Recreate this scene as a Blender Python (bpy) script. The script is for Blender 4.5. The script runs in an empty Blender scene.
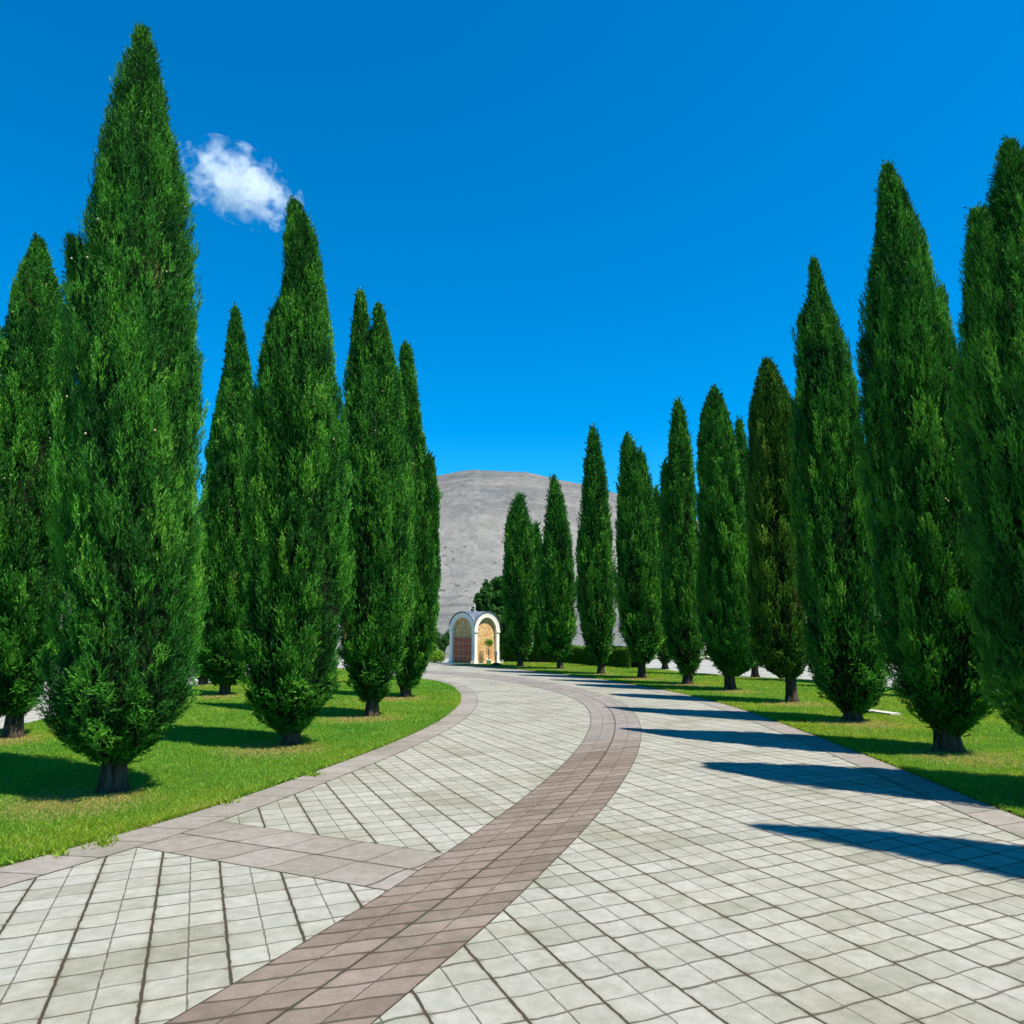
import bpy, math, random
import numpy as np
from mathutils import Vector
random.seed(7)
SC = bpy.context.scene
COL = SC.collection
PI = math.pi

# ------------------------------------------------------------------ camera
F, HZ, EYE = 740.0, 632.0, 1.6
PITCH = math.atan((HZ - 512) / F)
cam_d = bpy.data.cameras.new('camera')
cam = bpy.data.objects.new('camera', cam_d); COL.objects.link(cam)
cam_d.sensor_width = 36; cam_d.lens = 36 * F / 1024
cam_d.clip_start = 0.05; cam_d.clip_end = 20000
cam.location = (0, 0, EYE); cam.rotation_euler = (PI / 2 + PITCH, 0, 0)
SC.camera = cam

def ray(x, y):
    cx = (x - 512) / F; cy = (512 - y) / F
    return cx, math.cos(PITCH) - cy * math.sin(PITCH), math.sin(PITCH) + cy * math.cos(PITCH)
def ground(x, y):                      # where a measured point of the photo lies on the ground
    cx, dy, dz = ray(x, y); t = -EYE / dz
    return np.array([cx * t, dy * t])
def at_depth(x, y, Y):                 # a measured point at a known distance
    cx, dy, dz = ray(x, y); t = Y / dy
    return cx * t, EYE + dz * t

# ------------------------------------------------------------------ light
AZ, EL = math.radians(33), math.radians(62)
S = Vector((math.cos(AZ) * math.cos(EL), -math.sin(AZ) * math.cos(EL), math.sin(EL)))
sd = bpy.data.lights.new('sun', 'SUN'); sd.energy = 5.0; sd.angle = math.radians(0.5); sd.color = (1, 0.945, 0.85)
so = bpy.data.objects.new('sun', sd); COL.objects.link(so)
so.rotation_euler = S.to_track_quat('Z', 'Y').to_euler()
W = bpy.data.worlds.new('World'); SC.world = W; W.use_nodes = True
nt = W.node_tree; nt.nodes.clear()
sky = nt.nodes.new('ShaderNodeTexSky'); sky.sky_type = 'NISHITA'; sky.sun_disc = False
sky.sun_elevation = EL; sky.sun_rotation = math.atan2(S.x, S.y)
sky.altitude = 300; sky.air_density = 1.0; sky.dust_density = 0.05; sky.ozone_density = 3.0
hs = nt.nodes.new('ShaderNodeHueSaturation'); hs.inputs['Saturation'].default_value = 1.55; hs.inputs['Hue'].default_value = 0.497
bg = nt.nodes.new('ShaderNodeBackground'); bg.inputs[1].default_value = 0.112
wo = nt.nodes.new('ShaderNodeOutputWorld')
nt.links.new(sky.outputs[0], hs.inputs['Color']); tint = nt.nodes.new('ShaderNodeMix'); tint.data_type = 'RGBA'; tint.blend_type = 'MULTIPLY'; tint.inputs[0].default_value = 1; tint.inputs[7].default_value = (0.30, 1.03, 1.03, 1)
nt.links.new(hs.outputs[0], tint.inputs[6]); nt.links.new(tint.outputs[2], bg.inputs[0]); nt.links.new(bg.outputs[0], wo.inputs[0])
SC.view_settings.view_transform = 'Standard'; SC.view_settings.look = 'None'
SC.view_settings.exposure = 0.82; SC.view_settings.gamma = 1
SC.cycles.volume_bounces = 4
SC.cycles.transparent_max_bounces = 16

# ------------------------------------------------------------------ node helper
class N:
    def __init__(s, name):
        s.m = bpy.data.materials.new(name); s.m.use_nodes = True
        s.t = s.m.node_tree; s.t.nodes.clear()
        s.out = s.t.nodes.new('ShaderNodeOutputMaterial')
    def n(s, typ, **kw):
        x = s.t.nodes.new('ShaderNode' + typ)
        for k, v in kw.items(): setattr(x, k, v)
        return x
    def link(s, a, b): s.t.links.new(a, b)
    def put(s, sock, v):
        if isinstance(v, (int, float)): sock.default_value = v
        elif isinstance(v, (tuple, list)):
            sock.default_value = tuple(v) + ((1,) if len(v) == 3 and len(sock.default_value) == 4 else ())
        else: s.link(v, sock)
    def math(s, op, a, b=0.0, c=0.0):
        x = s.n('Math', operation=op); s.put(x.inputs[0], a); s.put(x.inputs[1], b); s.put(x.inputs[2], c); return x.outputs[0]
    def smooth(s, v, a, b, o0=0.0, o1=1.0):
        x = s.n('MapRange', interpolation_type='SMOOTHSTEP'); s.put(x.inputs[0], v)
        for i, q in enumerate((a, b, o0, o1)): s.put(x.inputs[1 + i], q)
        return x.outputs[0]
    def mix(s, f, a, b, blend='MIX'):
        x = s.n('Mix', data_type='RGBA', blend_type=blend); s.put(x.inputs[0], f); s.put(x.inputs[6], a); s.put(x.inputs[7], b); return x.outputs[2]
    def noise(s, scale, vec=None, detail=4, rough=0.55, dist=0.0, dim='3D'):
        x = s.n('TexNoise', noise_dimensions=dim); s.put(x.inputs['Scale'], scale); x.inputs['Detail'].default_value = detail
        x.inputs['Roughness'].default_value = rough; x.inputs['Distortion'].default_value = dist
        if vec is not None: s.link(vec, x.inputs['Vector'])
        return x.outputs[0]
    def coord(s): return s.n('TexCoord').outputs['Object']
    def pos(s): return s.n('NewGeometry').outputs['Position']
    def scaled(s, vec, sc):
        x = s.n('VectorMath', operation='MULTIPLY'); s.link(vec, x.inputs[0]); x.inputs[1].default_value = sc; return x.outputs[0]
    def xyz(s, vec):
        x = s.n('SeparateXYZ'); s.link(vec, x.inputs[0]); return x.outputs
    def comb(s, a, b, c=0.0):
        x = s.n('CombineXYZ'); s.put(x.inputs[0], a); s.put(x.inputs[1], b); s.put(x.inputs[2], c); return x.outputs[0]
    def white(s, vec):
        x = s.n('TexWhiteNoise', noise_dimensions='3D'); s.link(vec, x.inputs['Vector']); return x.outputs['Value']
    def attr(s, name):
        x = s.n('Attribute'); x.attribute_name = name; return x.outputs['Fac']
    def ramp(s, f, stops):
        x = s.n('ValToRGB'); s.put(x.inputs[0], f); e = x.color_ramp.elements
        while len(e) < len(stops): e.new(0.5)
        for el, (p, c) in zip(e, stops): el.position = p; el.color = tuple(c) + (1,)
        return x.outputs[0]
    def bump(s, h, strength=0.5, dist=0.01):
        x = s.n('Bump'); x.inputs['Strength'].default_value = strength; x.inputs['Distance'].default_value = dist
        s.link(h, x.inputs['Height']); return x.outputs[0]
    def surf(s, col, rough=0.8, normal=None, spec=0.3, metal=0.0):
        p = s.n('BsdfPrincipled'); s.put(p.inputs['Base Color'], col); s.put(p.inputs['Roughness'], rough)
        p.inputs['Specular IOR Level'].default_value = spec; p.inputs['Metallic'].default_value = metal
        if normal is not None: s.link(normal, p.inputs['Normal'])
        s.link(p.outputs[0], s.out.inputs[0]); s.p = p
        return s.m

# ------------------------------------------------------------------ mesh helpers
def mesh_np(name, V, faces=None, tris=None, quads=None, mats=(), mat_idx=None, rnd=None, smooth=False, parent=None, uv=None):
    """one mesh object out of numpy arrays"""
    me = bpy.data.meshes.new(name)
    if faces is not None:
        me.from_pydata([tuple(v) for v in V], [], [tuple(f) for f in faces])
    else:
        V = np.asarray(V, dtype=np.float32)
        idx = []; starts = []; p = 0
        if tris is not None and len(tris):
            t = np.asarray(tris, dtype=np.int32); idx.append(t.ravel()); starts.append(p + 3 * np.arange(len(t))); p += t.size
        if quads is not None and len(quads):
            q = np.asarray(quads, dtype=np.int32); idx.append(q.ravel()); starts.append(p + 4 * np.arange(len(q))); p += q.size
        idx = np.concatenate(idx); starts = np.concatenate(starts).astype(np.int32)
        me.vertices.add(len(V)); me.vertices.foreach_set('co', V.ravel())
        me.loops.add(len(idx)); me.loops.foreach_set('vertex_index', idx)
        me.polygons.add(len(starts)); me.polygons.foreach_set('loop_start', starts)
        me.update(calc_edges=True)
    for m in mats: me.materials.append(m)
    if mat_idx is not None: me.polygons.foreach_set('material_index', np.asarray(mat_idx, dtype=np.int32))
    if rnd is not None:
        a = me.attributes.new('rnd', 'FLOAT', 'FACE'); a.data.foreach_set('value', np.asarray(rnd, dtype=np.float32))
    if uv is not None:
        l = me.uv_layers.new(name='UVMap')
        vi = np.empty(len(me.loops), dtype=np.int32); me.loops.foreach_get('vertex_index', vi)
        l.data.foreach_set('uv', np.asarray(uv, dtype=np.float32)[vi].ravel())
    if smooth: me.polygons.foreach_set('use_smooth', np.ones(len(me.polygons), dtype=bool))
    me.validate(); me.update()
    o = bpy.data.objects.new(name, me); COL.objects.link(o)
    if parent is not None: o.parent = parent
    return o

class MB:
    """collects boxes, tubes and lathes into one mesh"""
    def __init__(s): s.v = []; s.f = []
    def add(s, v, f):
        o = len(s.v); s.v += [tuple(p) for p in v]; s.f += [tuple(i + o for i in q) for q in f]
    def box(s, c, size, rz=0.0, ax=None):
        hx, hy, hz = [q / 2 for q in size]; ca, sa = math.cos(rz), math.sin(rz); v = []
        for dz in (-hz, hz):
            for dx, dy in ((-hx, -hy), (hx, -hy), (hx, hy), (-hx, hy)):
                v.append((c[0] + dx * ca - dy * sa, c[1] + dx * sa + dy * ca, c[2] + dz))
        s.add(v, [(3, 2, 1, 0), (4, 5, 6, 7), (0, 1, 5, 4), (1, 2, 6, 5), (2, 3, 7, 6), (3, 0, 4, 7)])
    def lathe(s, c, prof, n=16, wob=None):
        v = []; f = []
        for k, (r, z) in enumerate(prof):
            for i in range(n):
                a = 2 * PI * i / n; rr = r * (wob(a, z) if wob else 1)
                v.append((c[0] + rr * math.cos(a), c[1] + rr * math.sin(a), c[2] + z))
        for k in range(len(prof) - 1):
            for i in range(n):
                j = (i + 1) % n; f.append((k * n + i, k * n + j, (k + 1) * n + j, (k + 1) * n + i))
        f.append(tuple(range(n))[::-1]); f.append(tuple((len(prof) - 1) * n + i for i in range(n)))
        s.add(v, f)
    def tube(s, pts, rad, n=8):
        v = []; f = []
        for k, p in enumerate(pts):
            p = Vector(p); d = (Vector(pts[min(k + 1, len(pts) - 1)]) - Vector(pts[max(k - 1, 0)])).normalized()
            a = d.orthogonal().normalized(); b = d.cross(a); r = rad[k] if isinstance(rad, (list, tuple)) else rad
            for i in range(n):
                q = p + r * (a * math.cos(2 * PI * i / n) + b * math.sin(2 * PI * i / n)); v.append(q)
        for k in range(len(pts) - 1):
            for i in range(n):
                j = (i + 1) % n; f.append((k * n + i, k * n + j, (k + 1) * n + j, (k + 1) * n + i))
        f.append(tuple(range(n))[::-1]); f.append(tuple((len(pts) - 1) * n + i for i in range(n)))
        s.add(v, f)
    def build(s, name, mat, parent=None, smooth=False):
        return mesh_np(name, s.v, faces=s.f, mats=[mat], parent=parent, smooth=smooth)

def tag(o, label, cat, group=None):
    o['label'] = label; o['category'] = cat
    if group: o['group'] = group
    return o
def struct(o): o['kind'] = 'structure'; return o
def thing(name, loc, label, cat, group=None):
    o = bpy.data.objects.new(name, None); COL.objects.link(o); o.location = loc; o.empty_display_size = 0.2
    return tag(o, label, cat, group)

# ------------------------------------------------------------------ curves measured on the ground
def spline(px, before=(), after=(), step=0.2, smooth=2):
    P = np.array([*before] + [ground(*p) for p in px] + [*after], dtype=float)
    for _ in range(smooth):
        Q = P.copy(); Q[1:-1] = 0.25 * P[:-2] + 0.5 * P[1:-1] + 0.25 * P[2:]; P = Q
    out = []
    E = np.vstack([2 * P[0] - P[1], P, 2 * P[-1] - P[-2]])
    for i in range(1, len(E) - 2):
        p0, p1, p2, p3 = E[i - 1:i + 3]; n = max(2, int(np.linalg.norm(p2 - p1) / step))
        for t in np.linspace(0, 1, n, endpoint=False):
            out.append(0.5 * (2 * p1 + (p2 - p0) * t + (2 * p0 - 5 * p1 + 4 * p2 - p3) * t * t + (3 * p1 - p0 - 3 * p2 + p3) * t ** 3))
    out.append(P[-1]); out = np.array(out)
    d = np.r_[0, np.cumsum(np.linalg.norm(np.diff(out, axis=0), axis=1))]
    s = np.linspace(0, d[-1], int(d[-1] / step) + 2)
    return np.c_[np.interp(s, d, out[:, 0]), np.interp(s, d, out[:, 1])]
def offset(c, w):
    t = np.gradient(c, axis=0); t /= np.linalg.norm(t, axis=1)[:, None]
    return c + w * np.c_[t[:, 1], -t[:, 0]]
def resample(c, n):
    d = np.r_[0, np.cumsum(np.linalg.norm(np.diff(c, axis=0), axis=1))]; s = np.linspace(0, d[-1], n)
    return np.c_[np.interp(s, d, c[:, 0]), np.interp(s, d, c[:, 1])]

LO = spline([(94.6, 842), (141, 829), (197, 812), (251, 795), (300, 776.6), (358.6, 757), (397.7, 740.5), (425, 728.8), (440.6, 720), (453, 711),
             (459.5, 704), (461, 699), (459, 690.8), (449.3, 684.5), (431.7, 680)],
            before=[(-9.0, -4), (-6.4, 0), (-4.6, 3.2), (-3.8, 4.8)], after=[(-4.1, 27.0), (-6.2, 29.5)], smooth=1)
BL = spline([(457, 845.6), (493.7, 820), (516, 805), (547.4, 779.5), (571, 759), (588, 739.7), (594, 721.5), (592, 711), (584, 702.5), (574, 696.6),
             (547, 688.5), (517.7, 682.6), (488, 678.2), (453, 674)], before=[(-5.6, -4), (-3.0, 0), (-1.7, 2.6), (-1.0, 4.2)], after=[(-6, 32.5), (-10, 34)])
BR = spline([(570, 845.6), (594.7, 820), (614, 797.7), (631, 773), (642, 749.4), (644.7, 732), (641, 717), (631, 705), (616, 698), (595.8, 692),
             (568, 685.5), (537, 679.6), (502, 674.5), (459, 670.3)], before=[(-4.7, -4), (-2.1, 0), (-0.85, 2.6), (-0.15, 4.2)], after=[(-6, 33.6), (-10, 35.2)])
RO = spline([(1024, 820.6), (993, 806.7), (943.5, 786.8), (899.7, 767.8), (860, 753), (810, 734), (784, 723.8), (759.3, 715.6), (737.5, 707.4),
             (711.5, 699.5), (680, 693.2), (646, 686.4), (613.4, 681), (595.5, 678.2), (560, 674), (531, 671), (508, 668.6)],
            before=[(6.5, -4), (5.2, 0), (4.6, 3), (4.42, 5)], after=[(-1.4, 37.0), (-4, 39.0)])
LI = offset(LO, 0.43); RI = offset(RO, -0.43)

# ------------------------------------------------------------------ paving materials
def paving(name, mode, row, half, length, col_a, col_b, angle=0.0, off=0.0, jog=0.006, dirt=(0.040, 0.027, 0.015), cross=0.0, batch=None):
    g = N(name)
    if mode == 'uv':
        q = g.xyz(g.n('UVMap').outputs[0]); u, v = q[0], q[1]
    else:
        q = g.xyz(g.coord()); ca, sa = math.cos(angle), math.sin(angle)
        u = g.math('ADD', g.math('MULTIPLY', q[0], sa), g.math('MULTIPLY', q[1], -ca))
        v = g.math('ADD', g.math('MULTIPLY', q[0], ca), g.math('MULTIPLY', q[1], sa))
    P = g.coord()
    wob = g.math('MULTIPLY', g.math('SUBTRACT', g.noise(13, P, 3), 0.5), 0.016)
    u = g.math('ADD', g.math('ADD', u, -off), wob)
    ur = g.math('DIVIDE', u, row)
    ri = g.math('FLOOR', ur); rf = g.math('SUBTRACT', ur, ri)
    edge = g.math('MULTIPLY', g.math('MINIMUM', rf, g.math('SUBTRACT', 1.0, rf)), row)          # metres to a row line
    hi = g.math('FLOOR', g.math('MULTIPLY', ur, half))
    hf = g.math('FRACT', g.math('MULTIPLY', ur, half))
    hedge = g.math('MULTIPLY', g.math('MINIMUM', hf, g.math('SUBTRACT', 1.0, hf)), row / half)
    # every paver has a notch in its short side: the cross joint steps to and fro inside a row
    step = g.math('MULTIPLY', g.math('SINE', g.math('MULTIPLY', ur, 2 * PI)), jog)
    rowshift = g.math('MULTIPLY', g.white(g.comb(ri, 3.7)), 0.05)
    vv = g.math('ADD', g.math('ADD', v, g.math('ADD', step, rowshift)), g.math('MULTIPLY', wob, 1.0))
    vr = g.math('DIVIDE', vv, length)
    ci = g.math('FLOOR', vr); cf = g.math('SUBTRACT', vr, ci)
    cedge = g.math('MULTIPLY', g.math('MINIMUM', cf, g.math('SUBTRACT', 1.0, cf)), length)
    stain = g.math('SUBTRACT', 1.0, g.smooth(g.math('ADD', edge, cedge), 0.01, 0.07))
    strong = g.white(g.comb(g.math('FLOOR', g.math('ADD', vr, 0.5)), ri, 5.0))
    jn = g.noise(14, P, 3)
    wmaj = g.math('ADD', 0.0022, g.math('MULTIPLY', jn, 0.0085))
    wcr = g.math('ADD', 0.0018 + cross, g.math('MULTIPLY', g.math('MULTIPLY', strong, jn), 0.0125))
    wmin = g.math('MULTIPLY', g.math('ADD', jn, -0.22), 0.0085)
    jm = g.math('SUBTRACT', 1.0, g.smooth(g.math('SUBTRACT', edge, wmaj), -0.002, 0.004))
    jc = g.math('SUBTRACT', 1.0, g.smooth(g.math('SUBTRACT', cedge, wcr), -0.002, 0.004))
    jh = g.math('SUBTRACT', 1.0, g.smooth(g.math('SUBTRACT', hedge, wmin), -0.002, 0.004))
    soft = g.math('MULTIPLY', g.math('MAXIMUM', jc, jh), 0.78)
    joint = g.math('MAXIMUM', jm, soft)
    wear = g.math('MAXIMUM', g.math('SUBTRACT', 1.0, g.smooth(edge, 0.0, 0.035)), g.math('MULTIPLY', g.math('SUBTRACT', 1.0, g.smooth(cedge, 0.0, 0.025)), 0.6))
    cell = g.white(g.comb(ri, ci, 1.0)); cell2 = g.white(g.comb(hi, ci, 9.0))
    base = g.mix(g.math('ADD', g.math('MULTIPLY', cell, 0.55), g.math('MULTIPLY', cell2, 0.45)), col_a, col_b)
    fine = g.noise(160, P, 3, 0.7); mid = g.noise(11, P, 5, 0.65); big = g.noise(0.9, P, 4, 0.6)
    if batch: base = g.mix(g.smooth(v, batch[0], batch[0] + 3.0), base, g.mix(g.math('ADD', g.math('MULTIPLY', cell, 0.55), g.math('MULTIPLY', cell2, 0.45)), batch[1], batch[2]))
    blot = g.white(g.comb(ri, ci, 4.0))
    base = g.mix(g.smooth(blot, 0.72, 1.0, 0, 0.5), base, g.mix(1.0, base, (0.74, 0.75, 0.68), 'MULTIPLY'))
    base = g.mix(1.0, base, g.ramp(fine, [(0.25, (0.68, 0.68, 0.65)), (0.75, (1.18, 1.18, 1.18))]), 'MULTIPLY')
    base = g.mix(1.0, base, g.ramp(mid, [(0.25, (0.72, 0.74, 0.68)), (0.7, (1.07, 1.06, 1.05))]), 'MULTIPLY')
    base = g.mix(g.smooth(big, 0.45, 0.68, 0, 0.8), base, g.mix(1.0, base, (0.76, 0.755, 0.65), 'MULTIPLY'))
    base = g.mix(g.math('MULTIPLY', wear, g.smooth(mid, 0.35, 0.7, 0.1, 0.5)), base, g.mix(1.0, base, (0.62, 0.58, 0.50), 'MULTIPLY'))
    base = g.mix(g.math('MULTIPLY', stain, g.smooth(g.noise(4, P, 3), 0.42, 0.62, 0.05, 0.75)), base, g.mix(1.0, base, (0.50, 0.43, 0.33), 'MULTIPLY'))
    moss = g.mix(g.smooth(g.noise(3, P, 3), 0.5, 0.62), dirt, (0.032, 0.034, 0.016))
    colr = g.mix(joint, base, moss)
    h = g.math('ADD', g.math('MULTIPLY', g.math('SUBTRACT', 1.0, joint), 1.0), g.math('ADD', g.math('MULTIPLY', fine, 0.12), g.math('MULTIPLY', g.math('SUBTRACT', cell2, 0.5), 0.25)))
    return g.surf(colr, g.math('ADD', 0.72, g.math('MULTIPLY', fine, 0.2)), g.bump(h, 0.7, 0.006), 0.35)

ANG = math.radians(-67.2)
M_field = paving('pale_pavers', 'xy', 0.375, 2, 0.205, (0.285, 0.276, 0.238), (0.362, 0.350, 0.308), ANG, -1.372)
M_band = paving('brown_pavers', 'uv', 0.42, 2, 0.205, (0.145, 0.106, 0.083), (0.250, 0.198, 0.168), jog=0.010, cross=0.0055, batch=(15.5, (0.2271, 0.1963, 0.1848), (0.2888, 0.258, 0.2464)))
M_border = paving('pink_grey_pavers', 'uv', 0.43, 1, 0.42, (0.2426, 0.2118, 0.1887), (0.2964, 0.2656, 0.2426), jog=0.004, cross=0.001)
M_cross = paving('pink_grey_cross_pavers', 'uv', 0.42, 1, 0.40, (0.231, 0.1963, 0.1694), (0.2849, 0.2503, 0.2233), jog=0.012, cross=0.001)
M_ground = paving('pale_forecourt', 'xy', 0.6, 2, 0.4, (0.3234, 0.3157, 0.2926), (0.385, 0.3773, 0.3542), math.radians(20), 0.0, jog=0.0)

# ------------------------------------------------------------------ ground, road and bands
def sheet_between(name, A, B, z, mat, uvw=None, m=3):
    n = max(len(A), len(B)); A = resample(A, n); B = resample(B, n)
    V = []; UV = []; Fs = []
    mid = (A + B) / 2; d = np.r_[0, np.cumsum(np.linalg.norm(np.diff(mid, axis=0), axis=1))]
    for i in range(n):
        for k in range(m):
            p = A[i] + (B[i] - A[i]) * k / (m - 1); V.append((p[0], p[1], z)); UV.append(((uvw or 1) * k / (m - 1), d[i]))
    for i in range(n - 1):
        for k in range(m - 1):
            a = i * m + k; Fs.append((a, a + 1, a + m + 1, a + m))
    o = mesh_np(name, V, faces=Fs, mats=[mat], uv=UV); return struct(o)

def disc(name, rr, mat, z):
    v = []; f = []
    for r in rr:
        for i in range(64): a = 2 * PI * i / 64; v.append((r * math.cos(a), 20 + r * math.sin(a), z))
    for k in range(len(rr) - 1):
        for i in range(64): j = (i + 1) % 64; f.append((k * 64 + i, k * 64 + j, (k + 1) * 64 + j, (k + 1) * 64 + i))
    if rr[0] < 1: f.append(tuple(range(64)))
    return struct(mesh_np(name, v, faces=f, mats=[mat]))
disc('forecourt', [0.5, 3, 8, 15, 22, 27], M_ground, -0.03)
gg = N('stony_ground'); Pg = gg.pos()
cg = gg.mix(gg.noise(0.25, Pg, 6, 0.65), (0.105, 0.102, 0.095), (0.175, 0.172, 0.162)); cg = gg.mix(gg.smooth(gg.noise(0.12, Pg, 5), 0.52, 0.62, 0, 0.7), cg, (0.077, 0.1001, 0.0385))
disc('ground', [0.5, 10, 27, 40, 60, 100, 200, 400, 900, 2000, 5000], gg.surf(cg, 0.95, None, 0.1), -0.05)
sheet_between('road', LO, RO, 0.0, M_field, m=12)
sheet_between('road_border', LO, LI, 0.004, M_border, 0.43)
sheet_between('road_border', RI, RO, 0.004, M_border, 0.43)
nb = 420; BLr = resample(BL, nb); BRd = resample(BR, 6000); BRr = np.array([BRd[np.argmin(((BRd - p) ** 2).sum(1))] for p in BLr])
sheet_between('road_band', BLr, BRr, 0.0045, M_band, 0.84, m=5)
# the pinkish band that crosses the left lane
ta, tb = ground(205, 819.3), ground(392, 846); td = (tb - ta) / np.linalg.norm(tb - ta); tn = np.array([td[1], -td[0]])
TA = np.array([ta + td * q for q in np.linspace(-0.12, 2.75, 14)]); TB = np.array([ta + tn * 0.84 + td * q for q in np.linspace(-0.72, 2.7, 14)])
sheet_between('road_crossband', TA, TB, 0.0025, M_cross, 0.84, m=5)

# lawns --------------------------------------------------------------
def fbm2(x, y, s, seed=0):
    r = np.random.RandomState(seed); out = np.zeros_like(x); a = 1.0; f = s
    for _ in range(4):
        for _ in range(3):
            th = r.uniform(0, 2 * PI); out += a * np.sin(f * (x * math.cos(th) + y * math.sin(th)) + r.uniform(0, 6.28)) / 3
        a *= 0.55; f *= 2.1
    return out
def in_poly(P, poly):
    x, y = P[:, 0], P[:, 1]; c = np.zeros(len(P), bool); n = len(poly)
    for i in range(n):
        x1, y1 = poly[i]; x2, y2 = poly[(i + 1) % n]
        if y1 == y2: continue
        c ^= ((y1 > y) != (y2 > y)) & (x < (x2 - x1) * (y - y1) / (y2 - y1) + x1)
    return c
LAWN_L = np.vstack([offset(LO, -0.015)[14:-4], [(-6.4, 31.5), (-8.8, 34), (-9.6, 27), (-9.3, 20), (-8.75, 15), (-8.35, 12.2), (-8.6, 9), (-9.5, 5), (-11, 1)]])
LAWN_R = np.vstack([offset(RO, 0.015)[10:-8], [(0.2, 40.2), (3.4, 38.6), (5.2, 35), (6.4, 31.5), (8.2, 26.6), (9.8, 25.6), (11.0, 21.0), (12.6, 17), (13.6, 12), (13.5, 5), (12, 0), (8, -2.5)]])

gl = N('lawn_soil')
P = gl.pos()
c = gl.mix(gl.smooth(gl.noise(0.55, P, 5), 0.38, 0.66), (0.0462, 0.154, 0.00924), (0.1309, 0.2079, 0.01232))
c = gl.mix(1.0, c, gl.ramp(gl.noise(60, P, 4, 0.7), [(0.3, (0.55, 0.55, 0.55)), (0.7, (1.25, 1.25, 1.2))]), 'MULTIPLY')
M_soil = gl.surf(c, 0.9, gl.bump(gl.noise(90, P, 4, 0.7), 1.0, 0.03), 0.1)
gr = N('grass_blades')
P = gr.pos(); f = gr.attr('rnd')
big = gr.smooth(gr.noise(0.55, P, 5), 0.38, 0.64)
a = gr.ramp(f, [(0.0, (0.05167, 0.1785, 0.01127)), (0.5, (0.09864, 0.2818, 0.01879)), (0.93, (0.1879, 0.3945, 0.04697)), (1.0, (0.357, 0.3194, 0.1033))])
b = gr.ramp(f, [(0.0, (0.09394, 0.1879, 0.009394)), (0.5, (0.2067, 0.3194, 0.01503)), (0.85, (0.3382, 0.4039, 0.02818)), (0.91, (0.4392, 0.3294, 0.122)), (1.0, (0.4026, 0.2684, 0.122))])
colr = gr.mix(gr.math('MULTIPLY', gr.math('ADD', 0.55, gr.math('MULTIPLY', big, 0.6)), gr.attr('dry')), a, b)
gr.surf(colr, 0.6, None, 0.25)
tr = gr.n('BsdfTranslucent'); gr.link(gr.mix(1.0, colr, (1.5, 1.4, 0.8), 'MULTIPLY'), tr.inputs[0]); mx = gr.n('MixShader'); mx.inputs[0].default_value = 0.45
gr.link(gr.p.outputs[0], mx.inputs[1]); gr.link(tr.outputs[0], mx.inputs[2]); gr.link(mx.outputs[0], gr.out.inputs[0])
M_grass = gr.m

TREE_BASES = []
def lawn(poly, seed):
    n = len(poly); V = [(p[0], p[1], 0.02) for p in poly] + [(p[0], p[1], -0.03) for p in poly]
    F_ = [tuple(range(n))] + [(i, (i + 1) % n, n + (i + 1) % n, n + i) for i in range(n)]
    o = struct(mesh_np('lawn', V, faces=F_, mats=[M_soil])); return o
lawn(LAWN_L, 1); lawn(LAWN_R, 2)

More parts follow.
